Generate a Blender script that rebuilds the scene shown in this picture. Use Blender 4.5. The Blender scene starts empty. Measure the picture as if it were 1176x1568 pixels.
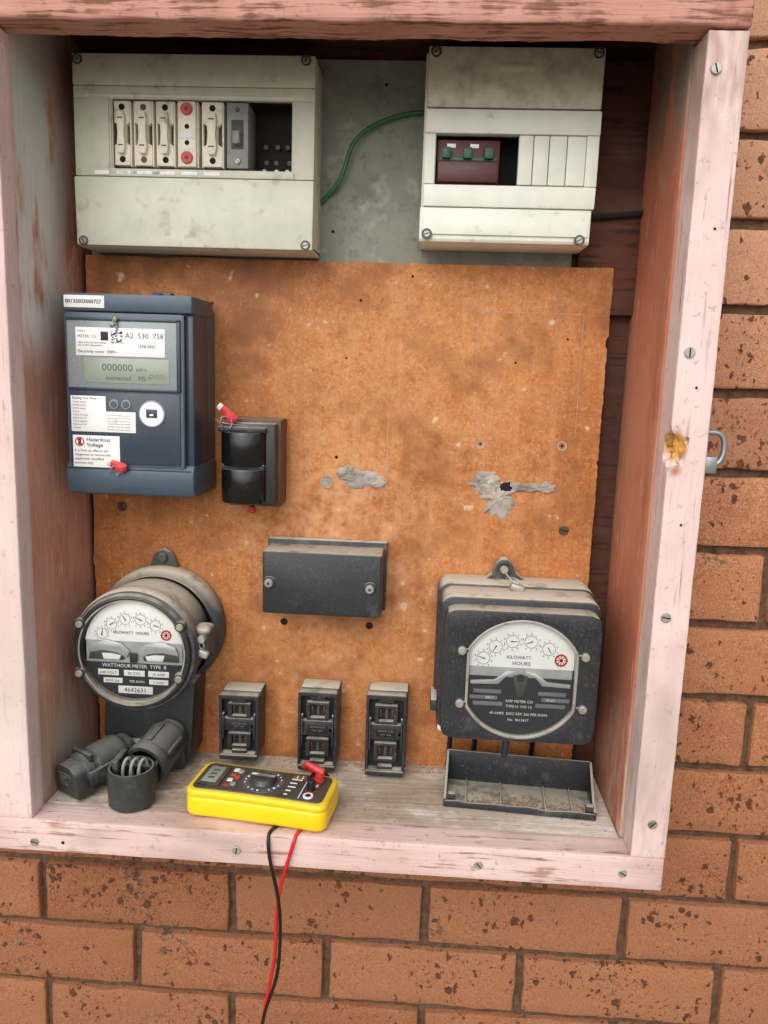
import bpy, bmesh, math, random
from mathutils import Vector, Matrix, noise
random.seed(7)
S=0.001; ZO=1.1
def W(x,y,z): return Vector((x*S,y*S,z*S+ZO))
col=bpy.context.scene.collection

# ------------------------------------------------------------------ materials
def lin(c):
    return tuple(((v/255)/12.92 if v/255<=0.04045 else ((v/255+0.055)/1.055)**2.4) for v in c)+(1,)
class NT:
    def __init__(s,name):
        s.m=bpy.data.materials.new(name); s.m.use_nodes=True
        s.t=s.m.node_tree; s.b=s.t.nodes["Principled BSDF"]
        s.tc=s.t.nodes.new("ShaderNodeTexCoord")
    def n(s,ty,**k):
        x=s.t.nodes.new(ty)
        for a,v in k.items(): setattr(x,a,v)
        return x
    def l(s,a,b): s.t.links.new(a,b)
    def noise(s,scale,detail=4,rough=.55,map=None,dist=0,loc=(0,0,0)):
        mp=s.n("ShaderNodeMapping"); s.l(s.tc.outputs["Object"],mp.inputs[0])
        if map: mp.inputs["Scale"].default_value=map
        mp.inputs["Location"].default_value=loc
        x=s.n("ShaderNodeTexNoise"); s.l(mp.outputs[0],x.inputs["Vector"])
        x.inputs["Scale"].default_value=scale; x.inputs["Detail"].default_value=min(detail,2.5)
        x.inputs["Roughness"].default_value=rough; x.inputs["Distortion"].default_value=dist
        return x.outputs["Fac"]
    def ramp(s,f,a,b):
        r=s.n("ShaderNodeMapRange"); r.inputs[1].default_value=a; r.inputs[2].default_value=b
        s.l(f,r.inputs[0]); return r.outputs[0]
    def math(s,op,a,b):
        x=s.n("ShaderNodeMath",operation=op)
        for i,v in enumerate((a,b)):
            if isinstance(v,(int,float)): x.inputs[i].default_value=v
            else: s.l(v,x.inputs[i])
        return x.outputs[0]
    def mix(s,f,a,b,mode="MIX"):
        x=s.n("ShaderNodeMix",data_type="RGBA",blend_type=mode)
        for i,v in ((0,f),(6,a),(7,b)):
            if isinstance(v,(int,float)): x.inputs[i].default_value=v
            elif isinstance(v,tuple): x.inputs[i].default_value=v
            else: s.l(v,x.inputs[i])
        return x.outputs[2]
    def near(s,p,r,soft):
        vd=s.n("ShaderNodeVectorMath",operation="DISTANCE")
        s.l(s.tc.outputs["Object"],vd.inputs[0]); vd.inputs[1].default_value=W(*p)
        return s.ramp(vd.outputs["Value"],(r+soft)*S,(r-soft)*S)
    def bump(s,h,strength=.3,dist=.001):
        b=s.n("ShaderNodeBump"); b.inputs["Strength"].default_value=strength; b.inputs["Distance"].default_value=dist
        s.l(h,b.inputs["Height"]); s.l(b.outputs[0],s.b.inputs["Normal"])
    def out(s,c,rough=.5,metal=0,spec=.5):
        if isinstance(c,tuple): s.b.inputs["Base Color"].default_value=c
        else: s.l(c,s.b.inputs["Base Color"])
        if isinstance(rough,(int,float)): s.b.inputs["Roughness"].default_value=rough
        else: s.l(rough,s.b.inputs["Roughness"])
        s.b.inputs["Metallic"].default_value=metal
        s.b.inputs["Specular IOR Level"].default_value=spec
        return s.m

def plastic(name,c,rough=.4,dust=.5,dustc=(178,168,148),metal=0,var=.12,patch=0.0,patchc=(90,80,65),bump=.05):
    s=NT(name); c=lin(c); dc=lin(dustc)
    n1=s.noise(34,3,.75)
    dark=tuple(v*(1-var*2) for v in c[:3])+(1,)
    light=tuple(min(1,v*(1+var)) for v in c[:3])+(1,)
    base=s.mix(s.ramp(n1,.3,.7),dark,light)
    if patch>0:
        pn=s.noise(34,7,.8,loc=(3,1,2))
        base=s.mix(s.math("MULTIPLY",s.ramp(pn,.64-patch*.25,.74),.8),base,lin(patchc))
    if dust<=.12:
        return s.out(base,rough,metal)
    n2=s.noise(500,2,.7)
    g=s.n("ShaderNodeNewGeometry"); sx=s.n("ShaderNodeSeparateXYZ"); s.l(g.outputs["Normal"],sx.inputs[0])
    up=s.ramp(sx.outputs[2],.25,.95)
    nn=s.ramp(n1,.15,.5)
    sp=s.ramp(n2,.58,.74)
    m=s.math("MULTIPLY",s.math("MULTIPLY",up,nn),dust)
    m2=s.math("MULTIPLY",sp,dust*.22)
    base=s.mix(s.math("MAXIMUM",m,m2),base,dc)
    r=s.math("ADD",s.math("MULTIPLY",n2,.25),rough-.1)
    r=s.math("ADD",r,s.math("MULTIPLY",m,.5))
    if bump>.1: s.bump(n2,bump,.0006)
    return s.out(base,r,metal)

def wood(name,c1,c2,c3,axis="x",thr=.5,rough=.75,patches=(),bumpst=.6,grime=.4,dark=(70,48,38)):
    s=NT(name)
    mp={"x":(.05,1,1),"z":(1,1,.05),"y":(1,.05,1)}[axis]
    g=s.noise(180,3,.7,map=mp)
    big=s.noise(9,3,.6); fine=s.noise(120,3,.75)
    base=s.mix(s.ramp(big,.32,.68),lin(c1),lin(c2))
    wear=s.ramp(s.math("ADD",s.math("MULTIPLY",g,.6),s.math("MULTIPLY",s.noise(26,3,.75,loc=(1,7,3)),.4)),thr,thr+.07)
    base=s.mix(wear,base,lin(c3))
    base=s.mix(s.math("MULTIPLY",s.ramp(g,.6,.75),grime),base,lin(dark))
    base=s.mix(s.math("MULTIPLY",s.ramp(fine,.6,.76),grime),base,lin((96,72,58)))
    dirt=s.math("MULTIPLY",s.ramp(s.noise(13,3,.75,map=(1,1,.4) if axis=="z" else (.4,1,1),loc=(6,1,8)),.54,.72),grime*.9)
    base=s.mix(dirt,base,lin((132,104,88)))
    pn=s.ramp(s.noise(30,3,.75,map=(1,1,.3),loc=(9,2,4)),.36,.5) if patches else None
    for pt in patches:
        p,r,soft,pc,amt=pt[:5]
        k=s.near(p,r,soft)
        if len(pt)==5: k=s.math("MULTIPLY",k,pn)
        base=s.mix(s.math("MULTIPLY",k,amt),base,lin(pc))
    s.bump(g,bumpst,.0014)
    return s.out(base,rough,0,.3)

M={}
M['pink']=wood("pink_painted_timber",(230,206,202),(220,190,186),(194,160,148),"z",.6,patches=[((668,-100,150),90,60,(176,160,145),.7),((700,-118,850),60,20,(178,150,138),.9),((33,-118,300),160,120,(206,196,188),.5),((688,-112,509),14,2.5,(206,158,78),1.0,1),((692,-119,487),5,3,(150,98,48),.85,1),((688,-104,516),5,3,(150,98,48),.7,1)],grime=.42)
M['pinkx']=wood("pink_painted_rail",(224,196,190),(210,178,170),(174,138,124),"x",.55,grime=.46)
M['beam']=wood("weathered_pink_beam",(202,152,138),(180,126,108),(130,88,70),"x",.5,bumpst=1.0,grime=.6)
M['sideL']=wood("stained_side_board",(192,130,110),(206,152,132),(220,176,158),"z",.54,patches=[((50,-70,800),95,40,(204,206,200),1.0),((50,-70,700),90,40,(212,210,206),.95),((50,-60,640),60,30,(232,226,220),.9),((50,-20,110),80,40,(190,180,162),.9),((50,0,890),50,30,(150,148,138),.7),((50,-50,350),160,100,(208,166,148),.5)],grime=.45)
M['sideR']=wood("stained_side_board_pale",(180,108,80),(192,124,96),(210,158,134),"z",.56,patches=[((683,-90,860),50,30,(160,146,132),.85),((683,-20,870),80,40,(118,112,102),.8),((683,-70,110),90,45,(194,178,162),.8),((683,-60,500),140,80,(206,152,126),.45)],grime=.42)
M['backw']=wood("brown_backing_timber",(90,52,38),(70,42,32),(54,34,28),"x",.5)
M['shelf']=wood("weathered_shelf_timber",(218,208,194),(198,186,168),(232,222,214),"x",.5,patches=[((330,55,85),300,60,(150,122,94),.5),((150,-20,85),80,40,(160,140,116),.6)],bumpst=1.0,grime=.45,dark=(130,108,88))

def m_chip():
    s=NT("orange_chipboard")
    b=s.noise(5,3,.6); f=s.noise(330,3,.85); f2=s.noise(900,1,.7)
    base=s.mix(s.ramp(b,.35,.65),lin((168,98,46)),lin((192,122,62)))
    v=s.n("ShaderNodeTexVoronoi"); v.inputs["Scale"].default_value=260; s.l(s.tc.outputs["Object"],v.inputs["Vector"])
    sep=s.n("ShaderNodeSeparateColor"); s.l(v.outputs["Color"],sep.inputs[0])
    base=s.mix(s.math("MULTIPLY",s.ramp(sep.outputs[0],.5,1),.4),base,lin((134,74,34)))
    base=s.mix(s.math("MULTIPLY",s.ramp(sep.outputs[1],.6,1),.32),base,lin((220,160,102)))
    base=s.mix(s.math("MULTIPLY",s.ramp(f,.56,.70),.6),base,lin((118,64,32)))
    base=s.mix(s.math("MULTIPLY",s.ramp(f2,.58,.72),.5),base,lin((230,184,138)))
    mid=s.noise(38,3,.8,loc=(2,8,1)); dk=s.noise(14,3,.8,loc=(7,7,7))
    for p,r,so,am in [((340,55,375),80,60,.75),((480,55,300),150,120,.35),((320,55,200),130,110,.35),((560,55,600),120,110,.22),((350,55,560),150,120,.3)]:
        k=s.math("MULTIPLY",s.near(p,r,so),s.ramp(mid,.38,.62))
        base=s.mix(s.math("MULTIPLY",k,am),base,lin((214,162,118)))
    st=s.noise(60,3,.7,map=(1,1,.06),loc=(4,0,0))
    base=s.mix(s.math("MULTIPLY",s.ramp(st,.56,.72),.3),base,lin((210,158,112)))
    base=s.mix(s.math("MULTIPLY",s.ramp(st,.46,.3),.25),base,lin((128,72,34)))
    base=s.mix(s.math("MULTIPLY",s.ramp(dk,.50,.68),.6),base,lin((134,78,38)))
    for p,r,so,am in [((300,55,130),190,140,.5),((90,55,640),110,90,.6),((640,55,640),70,60,.5),((110,55,400),90,70,.4),((630,55,380),70,60,.45),((230,55,680),150,40,.45)]:
        base=s.mix(s.math("MULTIPLY",s.near(p,r,so),s.math("MULTIPLY",s.ramp(dk,.35,.6),am)),base,lin((122,76,46)))
    base=s.mix(s.math("MULTIPLY",s.ramp(mid,.66,.71),.8),base,lin((214,180,148)))
    s.bump(f,.4,.0009)
    return s.out(base,.6,0,.35)
M['chip']=m_chip()
def m_cement():
    s=NT("grey_cement_sheet")
    base=s.mix(s.ramp(s.noise(11,3,.7),.3,.7),lin((132,136,126)),lin((158,160,148)))
    base=s.mix(s.math("MULTIPLY",s.ramp(s.noise(70,3,.8,loc=(3,3,3)),.52,.7),.6),base,lin((108,112,102)))
    base=s.mix(s.math("MULTIPLY",s.ramp(s.noise(35,3,.75,loc=(8,3,1)),.56,.7),.6),base,lin((182,180,168)))
    s.bump(s.noise(400,3),.3,.0006); return s.out(base,.85,0,.2)
M['cement']=m_cement()
def m_brick():
    s=NT("speckled_red_brick")
    at=s.n("ShaderNodeVertexColor",layer_name="bcol"); sep=s.n("ShaderNodeSeparateColor"); s.l(at.outputs[0],sep.inputs[0])
    n=s.noise(26,3,.65); f=s.noise(520,3,.85)
    a=s.mix(sep.outputs[0],lin((164,98,64)),lin((194,130,92)))
    base=s.mix(s.math("MULTIPLY",s.ramp(n,.35,.7),.5),a,lin((204,146,106)))
    base=s.mix(s.math("MULTIPLY",s.ramp(f,.48,.7),.65),base,lin((222,176,138)))
    base=s.mix(s.math("MULTIPLY",s.ramp(f,.48,.3),.6),base,lin((116,66,44)))
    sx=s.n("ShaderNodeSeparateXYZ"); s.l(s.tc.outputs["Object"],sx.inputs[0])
    low=s.ramp(sx.outputs[2],ZO+.45,ZO-.05)  # light fall-off down the wall painted into the brick colour, noise-broken
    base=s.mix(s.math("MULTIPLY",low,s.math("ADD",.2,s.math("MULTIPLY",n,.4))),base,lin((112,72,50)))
    up=s.ramp(sx.outputs[2],ZO+.35,ZO+.85)  # brighter upper wall: the same light gradient painted into the colour
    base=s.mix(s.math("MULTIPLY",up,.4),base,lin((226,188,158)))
    nz=s.n("ShaderNodeTexNoise"); nz.inputs["Scale"].default_value=110; nz.inputs["Detail"].default_value=1.5; nz.inputs["Roughness"].default_value=.7; s.l(s.tc.outputs["Object"],nz.inputs["Vector"])
    add=s.n("ShaderNodeVectorMath",operation="MULTIPLY_ADD"); s.l(nz.outputs["Color"],add.inputs[0]); add.inputs[1].default_value=(.015,.015,.015); s.l(s.tc.outputs["Object"],add.inputs[2])
    mp=s.n("ShaderNodeMapping"); mp.inputs["Scale"].default_value=(1,1,.7); s.l(add.outputs[0],mp.inputs[0])
    def spots(scale,r1,gate):
        v=s.n("ShaderNodeTexVoronoi"); v.inputs["Scale"].default_value=scale; s.l(mp.outputs[0],v.inputs["Vector"])
        sc=s.n("ShaderNodeSeparateColor"); s.l(v.outputs["Color"],sc.inputs[0])
        rad=s.math("MULTIPLY",gate,s.math("ADD",.1,s.math("MULTIPLY",sc.outputs[0],.9)))
        rad=s.math("MULTIPLY",rad,r1)
        return s.ramp(s.math("SUBTRACT",rad,v.outputs["Distance"]),0.0,.08)
    gn=s.noise(13,2,.6,loc=(1,2,3))
    gg=s.math("ADD",gn,s.math("MULTIPLY",s.math("SUBTRACT",sep.outputs[2],.5),.14))
    s1=spots(92,.50,s.ramp(gg,.28,.56))
    s2=spots(210,.46,s.ramp(gg,.26,.6))
    base=s.mix(s.math("MULTIPLY",s2,.7),base,lin((92,50,36)))
    dkc=s.mix(s.ramp(f,.4,.62),lin((56,36,30)),lin((108,64,46)))
    base=s.mix(s.math("MULTIPLY",s1,.88),base,dkc)
    n75=s.noise(75,3,.8,loc=(5,9,3)); g10=s.noise(11,2,.5,loc=(0,5,9))
    base=s.mix(s.math("MULTIPLY",s.math("MULTIPLY",s.ramp(n75,.52,.60),s.ramp(g10,.60,.68)),.8),base,lin((70,62,56)))
    base=s.mix(s.math("MULTIPLY",s.math("MULTIPLY",s.ramp(f,.6,.66),s.ramp(g10,.60,.67)),.7),base,lin((156,160,150)))
    base=s.mix(s.math("MULTIPLY",sep.outputs[1],.3),base,lin((124,80,60)))
    s.bump(f,.9,.002)
    return s.out(base,.9,0,.2)
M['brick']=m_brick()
def m_mortar():
    s=NT("brown_mortar")
    n=s.noise(90,3,.8)
    base=s.mix(s.ramp(n,.3,.7),lin((76,58,46)),lin((112,88,70)))
    s.bump(n,.9,.003); return s.out(base,.95,0,.1)
M['mortar']=m_mortar()
M['ground']=plastic("paving",(130,122,112),.9,.3,bump=.4)
M['cream']=plastic("aged_cream_plastic",(208,208,190),.5,.4,var=.05,patch=.26,patchc=(160,154,130))
M['cream2']=plastic("aged_white_plastic",(230,232,220),.45,.3,var=.04,patch=.08,patchc=(190,184,160))
M['creamdirty']=plastic("dirty_cream_plastic",(214,210,192),.6,.6,var=.06,patch=.7,patchc=(152,144,120))
M['creambright']=plastic("cream_fuse_bakelite",(240,234,216),.35,.3,var=.06,patch=.15,patchc=(150,120,90))
M['brown']=plastic("brown_bakelite",(92,60,44),.5,.4)
M['grey']=plastic("grey_breaker",(142,146,140),.5,.4)
M['dgrey']=plastic("dark_grey_plastic",(70,74,72),.5,.5)
M['black']=plastic("black_bakelite",(40,42,46),.4,1.0,dustc=(172,164,148),patch=.22,patchc=(78,77,72))
M['blackg']=plastic("glossy_black_bakelite",(16,17,19),.16,.2,bump=.02)
M['blackd']=plastic("dusty_black_steel",(44,48,52),.42,1.2,dustc=(196,188,172),patch=.28,patchc=(88,85,78))
M['drum']=plastic("dusty_grey_drum",(60,64,66),.5,1.3,dustc=(198,188,170),patch=.35,patchc=(104,100,92))
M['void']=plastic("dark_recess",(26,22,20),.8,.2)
M['maroon']=plastic("maroon_breaker",(84,32,30),.4,.2)
M['green']=plastic("green_toggle",(40,92,66),.4,.2)
M['greenw']=plastic("green_wire_insulation",(34,110,62),.4,.3,bump=.02)
M['slate']=plastic("slate_blue_plastic",(72,88,102),.4,.35,dustc=(150,150,142),var=.06)
M['slated']=plastic("slate_blue_dark",(52,64,78),.35,.25,dustc=(140,140,132),var=.06)
M['silverp']=plastic("grey_display_bezel",(138,148,150),.25,.15,var=.03)
M['lcd']=plastic("lcd_screen",(150,158,144),.2,.05,var=.03)
M['lcdt']=plastic("lcd_digit",(88,98,90),.4,.0)
M['white']=plastic("white_label",(240,240,238),.45,.1,var=.02,patch=.03,patchc=(190,185,175))
M['ink']=plastic("black_ink",(34,34,38),.6,.0)
M['greyink']=plastic("grey_ink",(120,120,124),.6,.0)
M['red']=plastic("red_plastic",(196,44,42),.35,.15)
M['pinkred']=plastic("red_seal_tag",(222,70,80),.35,.15)
M['metal']=plastic("zinc_screw",(176,174,166),.4,.4,metal=.5,patch=.4,patchc=(110,86,66))
M['steel']=plastic("galvanised_steel",(160,166,168),.4,.2,metal=.8)
M['copper']=plastic("tarnished_brass",(110,80,56),.45,.3,metal=.6)
M['dial']=plastic("meter_dial_plate",(244,246,242),.45,.1,var=.02)
M['dialblk']=plastic("meter_black_plate",(36,42,48),.5,.1)
M['alum']=plastic("aluminium_disc",(190,194,192),.3,.1,metal=.3)
M['yellow']=plastic("yellow_holster",(246,208,18),.4,.2,dustc=(200,180,120),var=.03)
M['mmface']=plastic("multimeter_face",(34,36,42),.3,.15)
M['redw']=plastic("red_lead",(206,34,36),.35,.0,bump=.01)
M['blackw']=plastic("black_lead",(24,24,26),.35,.0,bump=.01)
M['greyp']=plastic("grey_weathered_bakelite",(50,55,55),.38,.55,dustc=(140,140,130),patch=.3,patchc=(90,92,86))
M['litter']=plastic("wood_dust_litter",(150,128,100),.9,.0)
M['putty']=plastic("grey_old_putty",(172,164,154),.8,.2,var=.15,patch=.5,patchc=(112,98,86),bump=.8)
M['hole']=plastic("screw_hole",(30,18,12),.9,0)
def m_glass():
    m=bpy.data.materials.new("meter_glass"); m.use_nodes=True; t=m.node_tree; t.nodes.clear()
    o=t.nodes.new("ShaderNodeOutputMaterial"); mx=t.nodes.new("ShaderNodeMixShader"); tr=t.nodes.new("ShaderNodeBsdfTransparent"); gl=t.nodes.new("ShaderNodeBsdfGlossy")
    gl.inputs["Roughness"].default_value=.06; fr=t.nodes.new("ShaderNodeFresnel"); fr.inputs[0].default_value=1.45
    t.links.new(fr.outputs[0],mx.inputs[0]); t.links.new(tr.outputs[0],mx.inputs[1]); t.links.new(gl.outputs[0],mx.inputs[2]); t.links.new(mx.outputs[0],o.inputs[0])
    return m
M['glass']=m_glass()

# ------------------------------------------------------------------ geometry helpers (millimetres)
def empty(name):
    e=bpy.data.objects.new(name,None); col.objects.link(e); e.empty_display_size=.05; return e
def finish(bm,name,mat,parent,ang=.6,xf=None):
    if xf is not None: bmesh.ops.transform(bm,matrix=xf,verts=bm.verts)
    for v in bm.verts: v.co=Vector((v.co.x*S,v.co.y*S,v.co.z*S+ZO))
    bmesh.ops.recalc_face_normals(bm,faces=bm.faces)
    for f in bm.faces: f.smooth=True
    for e in bm.edges:
        if len(e.link_faces)==2: e.smooth=e.calc_face_angle(0)<ang
    me=bpy.data.meshes.new(name); bm.to_mesh(me); bm.free()
    me.materials.append(M[mat] if isinstance(mat,str) else mat)
    o=bpy.data.objects.new(name,me); col.objects.link(o)
    if parent: o.parent=parent
    return o
def bev(bm,b,seg=2,sharp=.5):
    if b<=0: return
    es=[e for e in bm.edges if len(e.link_faces)==2 and e.calc_face_angle(0)>sharp]
    bmesh.ops.bevel(bm,geom=es,offset=b,segments=seg,profile=.5,affect='EDGES',clamp_overlap=True)
def box(p,name,x0,x1,y0,y1,z0,z1,mat,b=.6,xf=None,seg=2):
    bm=bmesh.new(); bmesh.ops.create_cube(bm,size=1)
    for v in bm.verts: v.co=Vector((x0+(v.co.x+.5)*(x1-x0),y0+(v.co.y+.5)*(y1-y0),z0+(v.co.z+.5)*(z1-z0)))
    bev(bm,b,seg); return finish(bm,name,mat,p,xf=xf)
def prism(p,name,pts,y0,y1,mat,b=.5,xf=None,taper=1.0,seg=2):
    bm=bmesh.new(); cx=sum(a for a,_ in pts)/len(pts); cz=sum(a for _,a in pts)/len(pts)
    f=[bm.verts.new((x,y0,z)) for x,z in pts]; k=[bm.verts.new((cx+(x-cx)*taper,y1,cz+(z-cz)*taper)) for x,z in pts]
    bm.faces.new(f); bm.faces.new(k[::-1]); n=len(pts)
    for i in range(n): bm.faces.new((f[i],k[i],k[(i+1)%n],f[(i+1)%n]))
    bmesh.ops.recalc_face_normals(bm,faces=bm.faces); bev(bm,b,seg); return finish(bm,name,mat,p,xf=xf)
def prismx(p,name,pts,x0,x1,mat,b=.5,xf=None):
    bm=bmesh.new(); n=len(pts)
    f=[bm.verts.new((x0,y,z)) for y,z in pts]; k=[bm.verts.new((x1,y,z)) for y,z in pts]
    bm.faces.new(f); bm.faces.new(k[::-1])
    for i in range(n): bm.faces.new((f[i],k[i],k[(i+1)%n],f[(i+1)%n]))
    bmesh.ops.recalc_face_normals(bm,faces=bm.faces); bev(bm,b); return finish(bm,name,mat,p,xf=xf)
def rrect(x0,x1,z0,z1,r,n=5):
    pts=[]
    for cx,cz,a in ((x1-r,z1-r,0),(x0+r,z1-r,90),(x0+r,z0+r,180),(x1-r,z0+r,270)):
        for i in range(n+1):
            t=math.radians(a+90*i/n); pts.append((cx+r*math.cos(t),cz+r*math.sin(t)))
    return pts
def circ(cx,cz,r,n=32,a0=0,a1=360):
    full=(a1-a0)==360
    return [(cx+r*math.cos(math.radians(a0+(a1-a0)*i/(n if full else n-1))),cz+r*math.sin(math.radians(a0+(a1-a0)*i/(n if full else n-1)))) for i in range(n)]
def lathe(p,name,prof,c,mat,n=48,axis='y',xf=None,smooth=.6):
    bm=bmesh.new(); rings=[]
    for r,t in prof:
        ring=[]
        for i in range(n):
            a=2*math.pi*i/n; u,v=r*math.cos(a),r*math.sin(a)
            if axis=='y': co=(c[0]+u,c[1]+t,c[2]+v)
            elif axis=='z': co=(c[0]+u,c[1]+v,c[2]+t)
            else: co=(c[0]+t,c[1]+u,c[2]+v)
            ring.append(bm.verts.new(co))
        rings.append(ring)
    for a,b in zip(rings,rings[1:]):
        for i in range(n): bm.faces.new((a[i],a[(i+1)%n],b[(i+1)%n],b[i]))
    bmesh.ops.remove_doubles(bm,verts=bm.verts,dist=.001)
    return finish(bm,name,mat,p,xf=xf,ang=smooth)
def cyl(p,name,c,r,t0,t1,mat,axis='y',n=24,b=.5,xf=None,r2=None):
    r2=r if r2 is None else r2
    b=min(b,abs(t1-t0)*.4,r*.4)
    prof=[(0,t0),(r-b,t0),(r,t0+b if t1>t0 else t0-b),(r2,t1-b if t1>t0 else t1+b),(r2-b,t1),(0,t1)]
    return lathe(p,name,prof,c,mat,n,axis,xf)
def ring(p,name,cx,cz,y,ro,ri,mat,th=.4,n=40):
    return lathe(p,name,[(ri,0),(ro,0),(ro,th),(ri,th),(ri,0)],(cx,y,cz),mat,n)
def tube(p,name,pts,r,mat,res=6):
    cu=bpy.data.curves.new(name,'CURVE'); cu.dimensions='3D'; cu.bevel_depth=r*S; cu.bevel_resolution=4; cu.use_fill_caps=True
    sp=cu.splines.new('NURBS'); sp.points.add(len(pts)-1); sp.order_u=4; sp.use_endpoint_u=True; sp.resolution_u=res
    for q,a in zip(sp.points,pts): q.co=tuple(W(*a))+(1,)
    cu.materials.append(M[mat]); o=bpy.data.objects.new(name,cu); col.objects.link(o)
    if p: o.parent=p
    return o
def text(p,body,x,z,y,size,mat='ink',al='LEFT',xf=None,name=None,sx=1,bold=0):
    cu=bpy.data.curves.new("t",'FONT'); cu.body=body; cu.size=size*S*1.25; cu.align_x=al; cu.resolution_u=2; cu.materials.append(M[mat]); cu.extrude=.00004; cu.offset=bold*S
    o=bpy.data.objects.new(name or "lettering",cu); col.objects.link(o)
    o.matrix_world=Matrix.Translation(W(x,y,z))@Matrix.Rotation(math.radians(90),4,'X')@Matrix.Diagonal((sx,1,1,1))
    if p: o.parent=p
    return o
def screw(p,c,r,mat='metal',y=0,slot=True,th=1.6):
    x,z=c
    cyl(p,"screw_head",(x,y,z),r,-th,.2,mat,n=16,b=.6)
    if slot:
        a=random.uniform(0,3.1); xf=Matrix.Translation((x,y,z))@Matrix.Rotation(a,4,'Y')@Matrix.Translation((-x,-y,-z))
        box(p,"screw_slot",x-r*.8,x+r*.8,y-th-.15,y-th+.3,z-r*.13,z+r*.13,'hole',0,xf=xf)
def plank(p,name,x0,x1,y0,y1,z0,z1,mat,step=7,amp=.5,b=1.2,dent=None):
    nx=max(1,round((x1-x0)/step)); ny=max(1,round((y1-y0)/step)); nz=max(1,round((z1-z0)/step))
    bm=bmesh.new(); vs={}
    def g(i,j,k):
        if (i,j,k) not in vs:
            vs[(i,j,k)]=bm.verts.new((x0+(x1-x0)*i/nx,y0+(y1-y0)*j/ny,z0+(z1-z0)*k/nz))
        return vs[(i,j,k)]
    for i in range(nx):
        for j in range(ny):
            for k in (0,nz): bm.faces.new((g(i,j,k),g(i+1,j,k),g(i+1,j+1,k),g(i,j+1,k)))
    for i in range(nx):
        for k in range(nz):
            for j in (0,ny): bm.faces.new((g(i,j,k),g(i+1,j,k),g(i+1,j,k+1),g(i,j,k+1)))
    for j in range(ny):
        for k in range(nz):
            for i in (0,nx): bm.faces.new((g(i,j,k),g(i,j+1,k),g(i,j+1,k+1),g(i,j,k+1)))
    bmesh.ops.recalc_face_normals(bm,faces=bm.faces)
    bev(bm,b,2)
    for v in bm.verts:
        d=noise.noise_vector(v.co*.022)*amp+noise.noise_vector(v.co*.12)*amp*.5
        v.co+=d
        if dent:
            for (dx,dy,dz,r,dep,dirv) in dent:
                q=v.co-Vector((dx,dy,dz)); q.z*=.8
                rr=r*(1+.5*noise.noise(v.co*.18))
                if q.length<rr:
                    v.co+=Vector(dirv)*dep*min(1,(1-(q.length/rr)**2)*2)*(1+noise.noise(v.co*.5)*.7)
    return finish(bm,name,mat,p,ang=.9)

# ------------------------------------------------------------------ brick wall
OX0,OX1,OZ0,OZ1=20,713,55,932
def brick_wall():
    root=empty("brick_wall")
    bm=bmesh.new(); lay=bm.loops.layers.color.new("bcol")
    def brick(x0,x1,z0,z1,c):
        if x1-x0<8: return
        t=bmesh.new(); bmesh.ops.create_cube(t,size=1)
        dy=random.uniform(-1.5,1.5)
        for v in t.verts:
            v.co=Vector((x0+(v.co.x+.5)*(x1-x0)+random.uniform(-1.3,1.3),(dy if v.co.y<0 else 60)+random.uniform(-.7,.7),z0+(v.co.z+.5)*(z1-z0)+random.uniform(-1.2,1.2)))
        bmesh.ops.subdivide_edges(t,edges=[e for e in t.edges if abs(e.verts[0].co.x-e.verts[1].co.x)>8],cuts=14)
        bmesh.ops.subdivide_edges(t,edges=[e for e in t.edges if abs(e.verts[0].co.z-e.verts[1].co.z)>30],cuts=3)
        bmesh.ops.bevel(t,geom=[e for e in t.edges if len(e.link_faces)==2 and e.calc_face_angle(0)>.5],offset=2.4,segments=2,profile=.5,affect='EDGES')
        for v in t.verts:
            if v.co.y<30: v.co+=noise.noise_vector(v.co*.045+Vector((c[0]*50,0,0)))*1.6+noise.noise_vector(v.co*.2)*.9
        m={}
        for v in t.verts: m[v]=bm.verts.new(v.co)
        for f in t.faces:
            if all(v.co.y>50 for v in f.verts): continue
            nf=bm.faces.new([m[v] for v in f.verts])
            for lp in nf.loops: lp[lay]=c
        t.free()
    for r in range(12,-17,-1):
        z0,z1=-86*r-38.0,-86*r+38.0
        off=0 if r%2 else 120
        for k in range(-5,9):
            x0,x1=off+240*k+4.9,off+240*k+235.1
            c=(random.random(),random.random()**2,random.random(),1)
            if z1>OZ0 and z0<OZ1:
                if x1<=OX0 or x0>=OX1: brick(x0,x1,z0,z1,c)
                else:
                    if x0<OX0: brick(x0,OX0,z0,z1,c)
                    if x1>OX1: brick(OX1,x1,z0,z1,c)
            else: brick(x0,x1,z0,z1,c)
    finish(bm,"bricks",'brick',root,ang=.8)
    for i,(a,b,c,d) in enumerate([(-1195,OX0,-1100,1400),(OX1,2270,-1100,1400),(OX0,OX1,-1100,OZ0),(OX0,OX1,OZ1,1400)]):
        box(root,"mortar_bed_%d"%i,a,b,9,58,c,d,'mortar',0)
    box(root,"inner_leaf",-1195,2270,90,150,-1100,1400,'mortar',0)
brick_wall()
bm=bmesh.new(); bmesh.ops.create_grid(bm,x_segments=2,y_segments=2,size=60000)
for v in bm.verts: v.co.z=-1100
finish(bm,"ground",'ground',None)

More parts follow.
